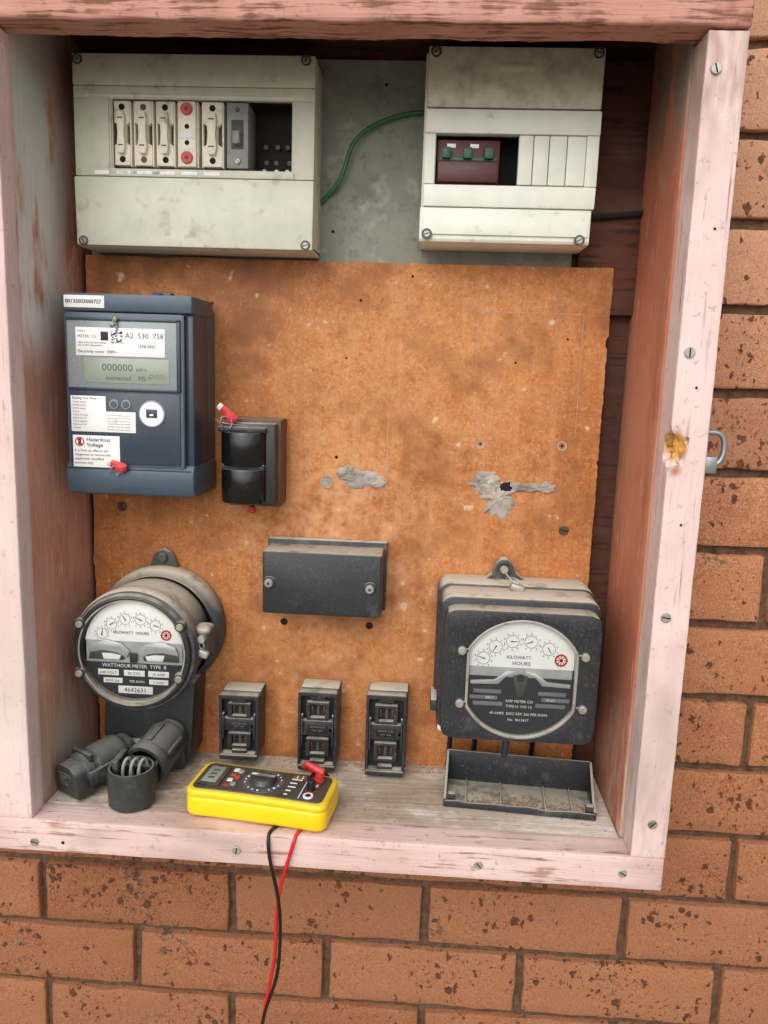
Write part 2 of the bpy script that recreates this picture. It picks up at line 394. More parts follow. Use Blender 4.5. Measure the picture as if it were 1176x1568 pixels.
# ------------------------------------------------------------------ wooden box
wb=empty("wooden_meter_box")
plank(wb,"stile_right",685,720,-118,-78,86,868,'pink',step=3.6,dent=[(684,-117,508,15,8,(.8,.8,0)),(686,-119,500,8,3,(.5,1,0))])
plank(wb,"stile_left",14,53,-118,-90,86,868,'pink')
plank(wb,"bottom_rail",-26,719,-119.5,-84,50,86,'pinkx')
plank(wb,"top_beam",-60,721,-122,-80,870,950,'beam',amp=1.8,b=3)
plank(wb,"side_board_right",683,703,-78,72,70,921,'sideR',step=14,amp=.4)
plank(wb,"side_board_left",30,50,-90,72,70,921,'sideL',step=14,amp=.4)
plank(wb,"top_board",22,711,-86,90,919,940,'backw',step=20)
plank(wb,"shelf",51,682,-84,72,66,84.5,'shelf',step=7,amp=.9)
box(wb,"back_backing",30,703,72,82,60,945,'backw',0)
box(wb,"cement_back_panel",60,612,66,71.5,660,905,'cement',.8)
plank(wb,"right_back_batten",618,683,58,71,640,905,'backw',step=15)
for c in [(397,880),(341,724)]: cyl(wb,"nail_hole",(c[0],66,c[1]),2,-.3,.5,'hole',n=12)
for c in [(694,837),(695,596),(697,343),(704,124)]:
    screw(wb,c,5,'metal',-118.3)
for c in [(56,61),(275,66),(530,67),(678,68)]: screw(wb,c,4.6,'metal',-119.6)
cyl(wb,"nail_head",(87,-120,62),1.8,-.5,.5,'hole',n=12)
for zz in (700,560,420): cyl(wb,"nail_head",(702+random.uniform(-5,5),-118.5,zz+random.uniform(-20,20)),1.3,-.4,.5,'hole',n=10)
hs=empty("door_hasp")
box(hs,"hasp_plate",720,722.5,-112,-70,478,532,'steel',.8)
tube(hs,"hasp_staple",[(721,-100,492),(734,-100,490),(741,-100,496),(742,-100,508),(741,-100,519),(734,-100,524),(721,-100,522)],2.8,'steel')
box(hs,"hasp_tab",721,734,-108,-103,484,500,'steel',1)
for zz in (486,524): cyl(hs,"hasp_screw",(722.5,-80,zz),3,0,1.2,'metal',axis='x',n=14)

# ------------------------------------------------------------------ chipboard panel
cb=empty("chipboard_mounting_panel")
def ragged():
    base=[(57,690),(57,97),(60,82),(653,84),(656,300),(657,690)]; out=[]
    for i,(a,b) in enumerate(zip(base,base[1:]+base[:1])):
        L=math.hypot(b[0]-a[0],b[1]-a[1]); n=max(1,int(L/4))
        for k in range(n):
            t=k/n; x=a[0]+(b[0]-a[0])*t; z=a[1]+(b[1]-a[1])*t
            d=noise.noise(Vector((x*.03,z*.03,1)))*1.0+noise.noise(Vector((x*.2,z*.2,4)))*1.2
            if noise.noise(Vector((x*.05,z*.05,9)))>.4: d-=1.8
            out.append((x+(d if abs(b[0]-a[0])<20 else 0),z+(d if abs(b[1]-a[1])<20 else 0)))
    return out
prism(cb,"board",ragged(),55,65,'chip',0)
def blob(p,name,cx,cz,rx,rz,y,mat,h=1.6,rough=.35,seed=0,n=56):
    bm=bmesh.new(); R=8; c=bm.verts.new((cx,y-h,cz)); prev=None
    def kk(a): return 1+rough*noise.noise(Vector((math.cos(a)*1.7+seed,math.sin(a)*1.7,seed*3)))+rough*.6*noise.noise(Vector((math.cos(a)*5+seed,math.sin(a)*5,seed)))+rough*.3*noise.noise(Vector((math.cos(a)*14+seed,math.sin(a)*14,seed)))
    for j in range(1,R+1):
        t=j/R; rg=[]
        for i in range(n):
            a=2*math.pi*i/n; k=kk(a)*t; x=cx+rx*k*math.cos(a); z=cz+rz*k*math.sin(a)
            hh=h*(1-t**6)*(1+.9*noise.noise(Vector((x*.14,z*.14,seed)))+.6*noise.noise(Vector((x*.4,z*.4,seed))))
            rg.append(bm.verts.new((x,y-hh+(.3 if j==R else 0),z)))
        for i in range(n):
            if prev: bm.faces.new((prev[i],prev[(i+1)%n],rg[(i+1)%n],rg[i]))
            else: bm.faces.new((c,rg[(i+1)%n],rg[i]))
        prev=rg
    return finish(bm,name,mat,p,ang=1.2)
blob(cb,"putty_patch",380,444,25,11,55,'putty',seed=1,h=2.6)
blob(cb,"putty_patch",364,450,12,9,55,'putty',seed=4,h=2.8)
blob(cb,"putty_patch",402,440,10,8,55,'putty',seed=9,h=2.2)
ring(cb,"plugged_hole",341,438,54,7.5,5.8,'putty',1.2); blob(cb,"plug_fill",341,438,6,6,55,'putty',h=.5,seed=2)
blob(cb,"putty_patch",529,446,19,12,55,'putty',seed=2,h=3)
blob(cb,"putty_patch",545,428,21,19,55,'putty',seed=6,rough=.7,h=3.2)
blob(cb,"putty_patch",578,441,26,6,55,'putty',seed=3,h=2.6)
blob(cb,"putty_patch",601,441,10,7,55,'putty',seed=5,h=2.6)
blob(cb,"torn_hole",552,441,7,6,52.0,'hole',seed=7,h=.4)
for x,z,r in [(352,468,2),(376,648,1.6),(292,263,4.5),(397,263,4.5),(520,490,1.6),(614,491,1.6),(555,584,1.4),(361,583,1.2),(93,398,5),(252,404,3),(204,640,2),(434,676,1.5),(612,612,1.3)]:
    cyl(cb,"screw_hole",(x,55,z),r,-.4,.5,'hole',n=14,b=.1)
for x,z in [(520,490),(614,491)]: ring(cb,"ghost_ring",x,z,54.6,5.5,3.9,'putty',.6)
for x,z in [(623,392),(93,398)]: screw(cb,(x,z),6,'brown',54.8)
cyl(cb,"red_plug",(252,53,401),4.2,-3,2,'red',n=16)
for x0,x1,z0,z1 in [(320,320.5,424,500),(320,412,423.6,424.1),(411.5,412,424,520),(510,510.4,500,640),(628,628.4,500,640),(510,628,639.6,640)]:
    box(cb,"scribed_line",x0,x1,54.85,55.2,z0,z1,'putty',0)

# ------------------------------------------------------------------ left enclosure
eL=empty("switchboard_enclosure")
f0=5
box(eL,"case_top",70,327,12,66,880,887,'cream',1.5); box(eL,"case_left",70,76,12,66,694,884,'cream',1.5)
box(eL,"case_right",321,327,12,66,694,884,'cream',1.5); box(eL,"case_bottom",70,327,12,66,693,699,'cream',1.5)
box(eL,"front_top",70,327,f0,f0+8,856,887,'cream',1.6)
box(eL,"front_band_top",70,327,f0+1.5,f0+8,843,855.6,'cream',.8)
prism(eL,"front_left",[(70,766),(110,766),(110,843),(70,843)],f0+1.5,f0+8,'cream',.8)
prism(eL,"front_left_pad",[(88,766),(108,766),(108,846),(86,846)],f0+.2,f0+3,'cream',.8)
box(eL,"front_right",304,327,f0+1.5,f0+8,766,843,'cream',.8)
box(eL,"front_sill",84,306,f0-1,f0+8,765.5,773.5,'cream',.8)
prism(eL,"front_lower",[(70,694),(327,694),(327.6,765),(69,765)],f0-1.5,f0+8,'cream',2)
box(eL,"window_bezel_top",84,306,f0+.3,f0+3,844.5,847,'cream2',.5)
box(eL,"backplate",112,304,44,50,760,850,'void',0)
for z0,z1,a,b in [(770,846,108,111.5),(770,846,303,306)]: box(eL,"window_cheek",a,b,f0+3,46,z0,z1,'cream',.2)
box(eL,"window_floor",110,305,f0+3,46,767,773,'dgrey',.2)
for x,z in [(76.5,880.5),(317.5,882),(77.5,698.5),(319.5,699)]:
    ring(eL,"screw_well",x,z,f0-2,5.2,3.6,'dgrey',1.5); screw(eL,(x,z),3.6,'metal',f0-1.2)
box(eL,"label_strip",92,108,f0-2.2,f0-1,766.5,771,'white',.2)
for i in range(5): box(eL,"circuit_label",114+i*24,128+i*24+3,f0-1.5,f0-.9,767.5,771,'white',.1)
text(eL,"A  17 MAY     12         2         LIGHT",114,768.2,f0-1.65,2.6,'greyink')
fx=[(112,132),(134,156),(158,179),(181,204),(207,231)]
for i,(a,b) in enumerate(fx):
    c=(a+b)/2; w=b-a; F=-7
    box(eL,"fuse_base",a+.6,b-.6,20+F,44,775,842,'brown',.6)
    box(eL,"fuse_rim_l",a+.4,a+1.8,14+F,24,776,841,'creambright' if i!=0 else 'brown',.3); box(eL,"fuse_rim_r",b-1.8,b-.4,14+F,24,776,841,'creambright',.3)
    if i==3:
        box(eL,"plug_breaker_body",a+2,b-2,10+F,24,776,841,'creambright',1.5)
        for zz in (833,785):
            cyl(eL,"red_disc",(c,10+F,zz),6.2,-2.5,.5,'red',n=24); cyl(eL,"disc_hub",(c,7.4+F,zz),2,-.5,.5,'maroon',n=12)
        for zz in (816,800): cyl(eL,"terminal_hole",(c,10+F,zz),2.6,-.3,.5,'hole',n=14)
        box(eL,"plug_label",a+4,b-4,9.4+F,10.2+F,804,812,'white',.1)
    else:
        prism(eL,"fuse_holder",[(c-w*.42,841),(c-w*.42,820),(c-w*.22,817),(c-w*.22,800),(c-w*.42,797),(c-w*.42,777),(c+w*.42,777),(c+w*.42,797),(c+w*.22,800),(c+w*.22,817),(c+w*.42,820),(c+w*.42,841)],13+F,24+F,'creambright',.7)
        prism(eL,"fuse_grip",[(c-w*.15,830),(c-w*.22,822),(c-w*.18,809),(c-w*.22,795),(c-w*.15,788),(c+w*.15,788),(c+w*.22,795),(c+w*.18,809),(c+w*.22,822),(c+w*.15,830)],7+F,15+F,'creambright',1.4)
        for zz in (835,783):
            cyl(eL,"fuse_screw_hole",(c,12.8+F,zz),3.3,-.4,.5,'hole' if (i+zz)%2 else 'brown',n=14)
        for zz in (823,796): box(eL,"fuse_slot",c-w*.13,c+w*.13,6.6+F,7.3+F,zz-.6,zz+.6,'brown',0)
box(eL,"miniature_breaker",234,257,6,44,776,841,'grey',1)
box(eL,"breaker_well",239,252,5.4,7,795,824,'dgrey',.5)
box(eL,"breaker_toggle",241.5,249.5,-2,8,799,812,'grey',1.5)
cyl(eL,"breaker_button",(245.5,6,834),2.5,-1,1,'dgrey',n=14)
screw(eL,(246,783),3,'metal',5.6)
for x in (268,281,294):
    for zz in (781,790,806): cyl(eL,"busbar_hole",(x+random.uniform(-2,2),40.6,zz),2.8,-.8,.5,'steel' if zz==781 else 'dgrey',n=14)
box(eL,"busbar_strip",259,303,41,44,776,800,'void',.5)

# ------------------------------------------------------------------ right enclosure
eR=empty("switchboard_enclosure.001")
box(eR,"case_top",444,621,8,66,889,896,'creamdirty',1.5); box(eR,"case_left",441,447,8,66,708,892,'cream2',1.5)
box(eR,"case_right",613,619,8,66,708,892,'cream2',1.5); box(eR,"case_bottom",441,618,8,66,706,712,'cream2',1.5)
prism(eR,"front_top",[(443.5,838),(620.5,838),(621,896),(443.5,896)],0,9,'creamdirty',1.8)
prism(eR,"front_band",[(443,812.5),(621,812.5),(621,836),(443,836)],-3,9,'cream2',1.2)
box(eR,"front_left",443,454,-3,9,763,812,'cream2',.8); box(eR,"front_right",608,620.5,-3,9,763,812,'cream2',.8)
prism(eR,"front_under",[(443.5,741),(620,741),(620.5,762.7),(443.2,762.7)],-3,9,'cream2',1.2)
prismx(eR,"front_lower",[(-2.5,739),(-1,740.2),(9,740.2),(9,706),(1,706),(-1,709),(-2,722)],440.5,617.5,'cream2',.6)
prism(eR,"front_lower_panel",[(443,713),(615,713),(616,736),(443.5,736)],-3.6,0,'cream2',.8)
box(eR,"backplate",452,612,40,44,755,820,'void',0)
for a,b in ((452,454.6),(607.5,610)): box(eR,"cheek",a,b,5,42,763,812,'cream2',.1)
for a,b in [(539.5,554),(554.8,570),(570.8,588),(588.8,607.5)]: box(eR,"blank_module",a,b,-2.2,8,763.8,811.6,'cream2',.7)
box(eR,"maroon_breaker_body",456,521,8,40,765,809,'maroon',1)
box(eR,"maroon_breaker_nose",457,520,1,12,766,787,'maroon',1.5)
box(eR,"green_strip",459,518,4,9,787.5,791,'green',.4)
for x in (461,483,505): box(eR,"green_toggle",x,x+9,-1,9,789,800,'green',1)
text(eR,"60  30mA",478,778,.7,4,'greyink')
for x in (466,490): box(eR,"breaker_label",x,x+9,7.5,8.2,801,805,'white',.1)
box(eR,"nameplate",515,551,-.9,.3,873,881,'creamdirty',.4); box(eR,"nameplate_inset",517,549,-1.2,-.4,875,879,'cream',.2)
for x,z in [(451,890.5),(614,891),(448.5,713),(607,710)]:
    ring(eR,"screw_well",x,z,-4.4 if z<800 else -1,5.4,3.8,'dgrey',1.5); screw(eR,(x,z),3.6,'metal',-3.7 if z<800 else -.4)
tube(None,"green_earth_wire",[(318,64,746),(330,60,757),(346,57,770),(355,55,790),(359,55,811),(370,56,826),(388,58,838),(410,60,846),(430,60,851),(446,62,851)],2.3,'greenw')
cd=empty("black_conduit")
tube(cd,"conduit",[(612,54,742),(640,53,746),(668,53,748),(684,53,750)],4.2,'void')

# ------------------------------------------------------------------ smart meter
sm=empty("smart_electricity_meter"); fy=-41
box(sm,"body",72,208,-34,55,436,632,'slate',4,seg=3)
prism(sm,"front_cover",rrect(73,200,458,620.5,3),fy,-30,'slate',1.2)
box(sm,"side_rib",201,209,-36,20,445,621,'slated',2)
box(sm,"top_cap",70,209.5,-42,40,621.5,640,'slate',2.5)
box(sm,"hook",146,168,20,34,636,648,'slated',2); cyl(sm,"hook_eye",(157,19,643),3.5,-1,2,'hole',n=14)
prismx(sm,"terminal_cover",[(-38,462),(-42,456),(-43,440),(-38,428),(-20,426),(50,426),(50,462)],70,209.8,'slate',2.5)
box(sm,"terminal_cover_seam",72,207,-43.2,-30,456.5,457.6,'slated',.2)
box(sm,"cover_join",199.2,200.6,-41.6,-30,460,620,'slated',.2)
box(sm,"display_bezel",76,196,-43.2,-39,541,615,'silverp',1.5)
box(sm,"bezel_rim",76,196,-44,-40,540,543,'slated',.8)
box(sm,"bezel_rim_r",193,197,-44.2,-40,540,615,'slated',.8); box(sm,"bezel_rim_t",76,197,-44.2,-40,612,615.5,'slated',.8)
box(sm,"barcode_sticker",74,117,-42.6,-41,625,637.5,'white',.3); text(sm,"00135003000727",75.5,629.5,-42.8,4.4,bold=.12)
box(sm,"rating_label",86,181,-43.9,-43,576,605,'white',.2)
text(sm,"A2  530  758",139,595,-44.1,6.2); text(sm,"METER 123",88,594.5,-44.1,3.4,'greyink'); text(sm,"Property",88,600.5,-44.1,2,'greyink')
text(sm,"1 Phase 2 Wire 240V 50Hz 10(100)A",88,588.8,-44.1,1.6); text(sm,"Class 1.0 2010 1 000 pulse/kWh",88,586,-44.1,1.6)
text(sm,"12NL2423",152,585.5,-44.1,3.6); text(sm,"Electricity meter  240V~",88,579,-44.1,3.4,'ink')
box(sm,"logo_block",113,121,-44.2,-43.8,592,601,'ink',.1)
rs=random.Random(3)
for i in range(9):
    for j in range(9):
        if rs.random()<.5 or (i in(0,8) and j in(0,8)): box(sm,"qr_cell",124+i*1.35,125.35+i*1.35,-44.15,-43.8,589.5+j*1.35,590.85+j*1.35,'ink',0)
box(sm,"lcd",94,185,-43.8,-42.5,548,574,'lcd',.6)
text(sm,"000000",113,561,-44,8.5,'lcdt',sx=1.05); text(sm,"kW h",150,561,-44,4,'lcdt'); text(sm,"connected",117,551.5,-44,5.2,'lcdt'); text(sm,"MS 1",152,551.5,-44,5.2,'lcdt')
for i in range(3): ring(sm,"lcd_mark",166+i*6,556,-44,2.2,1.8,'lcdt',.2,14)
box(sm,"lower_panel",76,196,-42.6,-39,462,538,'slated',1.2)
prism(sm,"reading_label",[(78,534),(116,534),(116,518),(148,518),(148,496),(78,496)],-43.3,-42.4,'white',.2)
text(sm,"Reading Your Meter",80,530.4,-43.5,2.6)
for i in range(9):
    text(sm,["1 Press display","2 kWh import","3 kWh export","4 Total","5 Rate one peak","6 Rate two off","7 Test segment","8 Demand kW","9 Supply"][i],80,526.6-i*3.4,-43.5,2,'greyink')
    if i<6: text(sm,"This meter can be read remotely",117,513.5-i*3,-43.5,1.5,'greyink')
for x in (125,138):
    cyl(sm,"button",(x,-42.6,526),5.2,-1.5,.5,'silverp',n=24); cyl(sm,"button_cap",(x,-44,526),3.6,-.8,.5,'slate',n=20)
cyl(sm,"optical_port",(166,-42.6,517),14.5,-2,.5,'silverp',n=40,b=1); ring(sm,"port_white_ring",166,517,-45,12.8,9,'white',.8); cyl(sm,"port_centre",(166,-44.4,517),9,-.3,.5,'white',n=30)
box(sm,"port_window",160,172,-45.4,-44.5,513,522,'slated',1); box(sm,"port_tick",164,168,-45.9,-45,515,517,'white',.2)
box(sm,"hazard_label",79,130,-43.4,-42.4,458,492,'white',.2)
ring(sm,"hazard_symbol",86.5,485,-43.7,5.2,3.9,'red',.3,24); box(sm,"hazard_hand",84.8,88.2,-43.6,-43.2,481.5,488.5,'ink',.2)
box(sm,"hazard_bar",82.5,90.5,-43.9,-43.4,484.5,485.5,'red',0,xf=Matrix.Translation((86.5,0,485))@Matrix.Rotation(.8,4,'Y')@Matrix.Translation((-86.5,0,-485)))
text(sm,"Hazardous",94,485.8,-43.6,4.8,bold=.08); text(sm,"Voltage",94,480,-43.6,4.8,bold=.08)
for i,tx in enumerate(["It is both an offence and","dangerous to remove this","equipment. Qualified","persons only."]): text(sm,tx,81,474.6-i*4.4,-43.6,3)
def tag(p,cx,cy,cz,ang,sc=1,mat='pinkred'):
    xf=Matrix.Translation((cx,cy,cz))@Matrix.Rotation(ang,4,'Y')@Matrix.Rotation(.5,4,'X')@Matrix.Scale(sc,4)
    box(p,"seal_tag",-9,9,-2.5,2.5,-4,4,mat,1.5,xf=xf); box(p,"seal_tag_body",-2,7,-4.5,4.5,-5.5,3,mat,1.5,xf=xf)
    box(p,"seal_clear",-13,-8,-2,2,-3,3,'white',1,xf=xf)
tag(sm,130,-47,461,.3,1.0); tube(sm,"seal_wire",[(118,-45,453),(124,-50,460),(128,-48,466),(134,-46,455),(126,-46,450)],.6,'metal')
tag(sm,129,-47,613,-1.1,.4,'metal')
tube(sm,"seal_wire",[(124,-45,606),(129,-48,617),(134,-45,606),(129,-46,600)],.8,'steel')

# ------------------------------------------------------------------ service fuse right of meter
sf=empty("service_fuse")
box(sf,"base",232,293,18,55,412,512,'brown',2); box(sf,"base_front",230,289,2,30,418,508,'black',2)
def dshape(z0,z1,nm):
    n=12; pts=[(228+52*(i/n), 4-16*math.sin(math.pi*i/n)**.45) for i in range(n+1)]
    bm=bmesh.new(); lo=[bm.verts.new((x,y,z0)) for x,y in pts]+[bm.verts.new((280,20,z0)),bm.verts.new((228,20,z0))]
    hi=[bm.verts.new((v.co.x,v.co.y,z1)) for v in lo]
    bm.faces.new(lo); bm.faces.new(hi[::-1]); m=len(lo)
    for i in range(m): bm.faces.new((lo[i],hi[i],hi[(i+1)%m],lo[(i+1)%m]))
    bmesh.ops.recalc_face_normals(bm,faces=bm.faces); bev(bm,2.2,2,.9); finish(bm,nm,'blackg',sf)
dshape(460,498,"carrier_upper"); dshape(418,457,"carrier_lower")
box(sf,"carrier_bridge",230,278,-4,15,455,462,'black',1)
box(sf,"top_rim",226,280,-6,30,498,504,'black',1.5); box(sf,"top_well",232,274,-2,24,503.5,504.6,'dgrey',.3)
tag(sf,238,-2,517,.7,1.2); tube(sf,"seal_wire",[(232,-8,500),(228,-12,512),(236,-6,520),(246,-6,508),(240,-8,502)],.7,'steel')
tube(sf,"seal_wire",[(224,-6,512),(232,-10,506),(240,-8,508),(262,0,504)],.6,'steel')

# ------------------------------------------------------------------ rectangular cover
tc=empty("terminal_cover_box")
prism(tc,"cover",rrect(276,413,290,364,3),0,50,'black',2)
box(tc,"base_flange",274,416,42,54.5,287,370,'blackd',1.5)
for x,z in [(284,327),(400,325)]:
    cyl(tc,"screw_recess",(x,0,z),7.5,-.4,1,'blackd',n=24); cyl(tc,"thumb_screw",(x,0,z),5,-6,1,'metal',n=20,b=1.2); cyl(tc,"screw_centre",(x,-6,z),2,-.4,.5,'dgrey',n=12)

# ------------------------------------------------------------------ meter faces
def face(p,cx,cz,y,r,wide,low=172):
    clip=lambda pts:[(max(cx-wide,min(cx+wide,a)),b) for a,b in pts]
    prism(p,"dial_plate",clip(circ(cx,cz+2,r,48,180-low,low)),y,y+2,'dial',0)
    prism(p,"name_plate",clip(circ(cx,cz-6,r,48,190,350)),y-.3,y+2,'dialblk',0)
    box(p,"register_gap",cx-wide+1,cx+wide-1,y+.8,y+3,cz-20,cz+12,'alum',0)
    for i,a in enumerate([158,130,104,78,50]):
        rr=r*.68; x=cx+rr*math.cos(math.radians(a))*1.02; z=cz+rr*math.sin(math.radians(a))*.78+r*.12
        ring(p,"register_dial",x,z,y-.5,r*.112,r*.105,'greyink',.4,28)
        an=random.uniform(0,6.28); xf=Matrix.Translation((x,0,z))@Matrix.Rotation(an,4,'Y')@Matrix.Translation((-x,0,-z))
        prism(p,"register_pointer",[(x-.6,z-2),(x+.6,z-2),(x+.15,z+r*.09),(x-.15,z+r*.09)],y-1.2,y-.6,'ink',0,xf=xf)
        for k in range(10):
            t=k*math.pi/5; text(p,str(k),x+r*.145*math.sin(t),z+r*.145*math.cos(t)-r*.02,y-.4,r*.04,'ink','CENTER')
    x,z=cx+r*.66,cz+r*.34
    ring(p,"test_dial",x,z,y-.6,r*.11,r*.08,'red',.5,28)
    for k in range(8):
        t=k*math.pi/4; xf=Matrix.Translation((x,0,z))@Matrix.Rotation(t,4,'Y')@Matrix.Translation((-x,0,-z))
        box(p,"test_dial_spoke",x-.5,x+.5,y-.75,y-.3,z+r*.04,z+r*.08,'red',0,xf=xf)
    cyl(p,"test_dial_hub",(x,y,z),r*.03,-1.2,0,'ink',n=12)
    text(p,"KILOWATT  HOURS" if wide>r*.95+1e-6 else "KILOWATT",cx-3,cz+r*.33,y-.5,r*.065,'ink','CENTER')
    if wide<=r*.95: text(p,"HOURS",cx,cz+r*.22,y-.5,r*.075,'ink','CENTER')
rm=empty("analog_electricity_meter")
lathe(rm,"base_drum",[(0,54),(74,54),(76,50),(76,34),(72,28),(68,26),(68,20)],(145,0,254),'drum',64)
lathe(rm,"drum",[(68,30),(68,-4),(67,-12),(70,-18),(72,-22),(72,-34),(70,-38),(62,-40),(60,-36)],(138,0,250),'drum',64)
lathe(rm,"front_rim",[(58,-34),(60,-41),(63,-44),(66,-43),(68,-39),(68,-34)],(137,0,250),'black',64)
ring(rm,"rim_gasket",137,250,-42.8,61.2,59.6,'metal',1.2,64)
lathe(rm,"dial_well",[(0,-20),(59,-20),(60,-40)],(137,0,250),'dialblk',64)
face(rm,137,250,-34,56.5,56.4)
for sx in (-1,1):
    prism(rm,"magnet_shroud",[(137+sx*4,249),(137+sx*14,258),(137+sx*32,262),(137+sx*48,256),(137+sx*52,246),(137+sx*34,249),(137+sx*18,247),(137+sx*8,241)],-37,-34,'alum',.5)
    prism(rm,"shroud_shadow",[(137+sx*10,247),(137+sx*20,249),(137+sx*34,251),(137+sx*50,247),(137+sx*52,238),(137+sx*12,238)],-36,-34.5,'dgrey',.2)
    prism(rm,"shroud_gap",[(137+sx*14,244),(137+sx*24,246),(137+sx*36,246),(137+sx*34,239),(137+sx*16,239)],-37.4,-36,'dial',.2)
box(rm,"rotor_mark",133,141,-37.5,-35,236,247,'dialblk',.5)
text(rm,"WATTHOUR METER  TYPE  B",137,229,-34.6,4.6,'dial','CENTER')
for i,(tx,xx) in enumerate([("240 VOLT",-30),("50 CYC",0),("15 AMP",28)]):
    box(rm,"plate_tag",137+xx-12,137+xx+12,-34.9,-34.2,219,226,'dial',.2); text(rm,tx,137+xx,220.8,-35.1,3.6,'ink','CENTER')
for i,(tx,xx) in enumerate([("REVS 266",-25),("PER KWH",3),("2 WIRE",28)]):
    if i!=1: box(rm,"plate_tag",137+xx-11,137+xx+11,-34.9,-34.2,210,216,'dial',.2)
    text(rm,tx,137+xx,211.4,-35.1,3.2,'ink' if i!=1 else 'dial','CENTER')
box(rm,"serial_tag",118,158,-35,-34.2,198,207,'dial',.3); text(rm,"4642631",138,200,-35.3,6,'ink','CENTER')
lathe(rm,"glass",[(0,-41),(30,-40.6),(52,-39.8),(59.5,-38.6)],(137,0,250),'glass',48)
for x,z in [(76,281),(74,223),(196,283),(194,222)]:
    cyl(rm,"clamp_lug",(x+(3 if x<137 else -3),-44,z),6.5,0,14,'black',n=20,b=1); cyl(rm,"clamp_screw",(x+(3 if x<137 else -3),-44,z),4.2,-3,1,'metal',n=18,b=1)
prism(rm,"hanger_lug",[(128,322),(133,340),(138,347),(146,350),(154,347),(158,340),(166,322)],44,53,'drum',1.5)
cyl(rm,"hanger_screw",(146,44,340),5.5,-5,1,'dgrey',n=20,b=1.2)
box(rm,"side_lug",198,220,-22,10,240,274,'drum',7,seg=4); cyl(rm,"side_seal_screw",(212,-24,264),4.5,-5,4,'metal',n=16)
xfs=Matrix.Translation((214,-26,247))@Matrix.Rotation(.4,4,'Y'); box(rm,"lead_seal",-6.5,6.5,-4,4,-4.5,4.5,'metal',2.4,xf=xfs,seg=3)
tube(rm,"seal_wire",[(212,-28,264),(218,-30,258),(214,-28,250),(208,-27,256),(212,-28,262)],.6,'metal')
prism(rm,"terminal_neck",[(88,200),(196,200),(190,100),(180,92),(84,94),(84,140)],2,53,'black',3)
prism(rm,"terminal_block",[(82,125),(186,125),(184,92),(84,92)],-8,40,'black',3)

qm=empty("analog_electricity_meter.001")
prism(qm,"base_case",rrect(478,656,176,334,14,6),10,54,'blackd',3)
prism(qm,"mid_case",rrect(481,655,174,331,14,6),-34,12,'blackd',3)
def annulus(p,nm,outer,inner,y0,y1,mat,b=1.5):
    bm=bmesh.new(); n=len(outer)
    O0=[bm.verts.new((x,y0,z)) for x,z in outer]; O1=[bm.verts.new((x,y1,z)) for x,z in outer]
    I0=[bm.verts.new((x,y0,z)) for x,z in inner]; I1=[bm.verts.new((x,y1,z)) for x,z in inner]
    for i in range(n):
        j=(i+1)%n
        bm.faces.new((O0[i],O0[j],I0[j],I0[i])); bm.faces.new((O1[i],O1[j],O0[j],O0[i])); bm.faces.new((I0[i],I0[j],I1[j],I1[i])); bm.faces.new((I1[i],I1[j],O1[j],O1[i]))
    bmesh.ops.recalc_face_normals(bm,faces=bm.faces); bev(bm,b,2,.9); return finish(bm,nm,mat,p)
def matched(cx,cz,x0,x1,z0,z1,rwin,wx,n=96):
    out=[];inn=[]
    for i in range(n):
        a=2*math.pi*i/n; c,s=math.cos(a),math.sin(a)
        hx,hz=(x1-x0)/2,(z1-z0)/2; k=1/((abs(c/hx)**14+abs(s/hz)**14)**(1/14))
        out.append(((x0+x1)/2+k*c,(z0+z1)/2+k*s))
        t=min(rwin,wx/max(abs(c),1e-6)); inn.append((cx+t*c,cz+t*s))
    return out,inn
RW,WX=65,57
o_,i_=matched(570,247,485,652,176,323,RW,WX); annulus(qm,"front_flange",o_,i_,-57,-34,'black',1.2)
_,i2=matched(570,247,0,1,0,1,RW+2.5,WX+2.5); _,i3=matched(570,247,0,1,0,1,RW-.5,WX-.5)
annulus(qm,"window_gasket",i2,i3,-58.2,-50,'metal',.5)
box(qm,"dial_well",500,640,-34.5,-30,180,316,'dialblk',0)
face(qm,570,247,-49,64,56.5)
prism(qm,"lower_window",[(514,247),(626,247),(626,222),(514,222)],-49.8,-48,'dialblk',0)
for sx in (-1,1):
    prism(qm,"magnet_shroud",[(570+sx*5,250),(570+sx*14,250),(570+sx*24,239),(570+sx*54,238),(570+sx*54,242),(570+sx*28,244),(570+sx*16,254),(570+sx*5,255)],-51,-49,'alum',.3)
    for j,(a,b,h) in enumerate([(20,50,230),(24,54,223),(18,50,216)]): box(qm,"plate_tag",min(570+sx*a,570+sx*b),max(570+sx*a,570+sx*b),-50.4,-49.9,h-2.2,h+2.2,'greyink',.1)
prism(qm,"rotor_post",[(562,250),(578,250),(576,238),(573,226),(567,226),(564,238)],-51.4,-49,'dgrey',.4)
cyl(qm,"rotor_hub",(570,-51,247),4.5,-1,1,'dialblk',n=18)
text(qm,"AMP METER CO",570,218.5,-50.4,3.4,'dial','CENTER'); text(qm,"TYPE H  NO 16",570,212.5,-50.4,3.4,'dial','CENTER')
text(qm,"240 V",533,221.9,-50.6,3,'dial'); text(qm,"50 CY",599,221.9,-50.6,3,'dial')
for i,zz in enumerate((204,197)): text(qm,["40 AMPS  DISC REV 266 PER KWH","No  9613417"][i],570,zz,-50.4,3.4,'dial','CENTER')
prism(qm,"glass",i3,-54,-53.4,'glass',0)
for x,z in [(505,278),(636,277),(505,218),(637,218)]:
    cyl(qm,"case_screw",(x,-57,z),4.6,-5,1,'metal',n=18,b=1); cyl(qm,"screw_shank",(x+(5 if x<570 else -5),-57,z),2,-2.2,1,'blackd',n=12)
prism(qm,"hanger_lug",[(528,330),(541,340),(545,352),(550,358),(558,358),(564,352),(568,342),(580,333)],36,50,'drum',1.5)
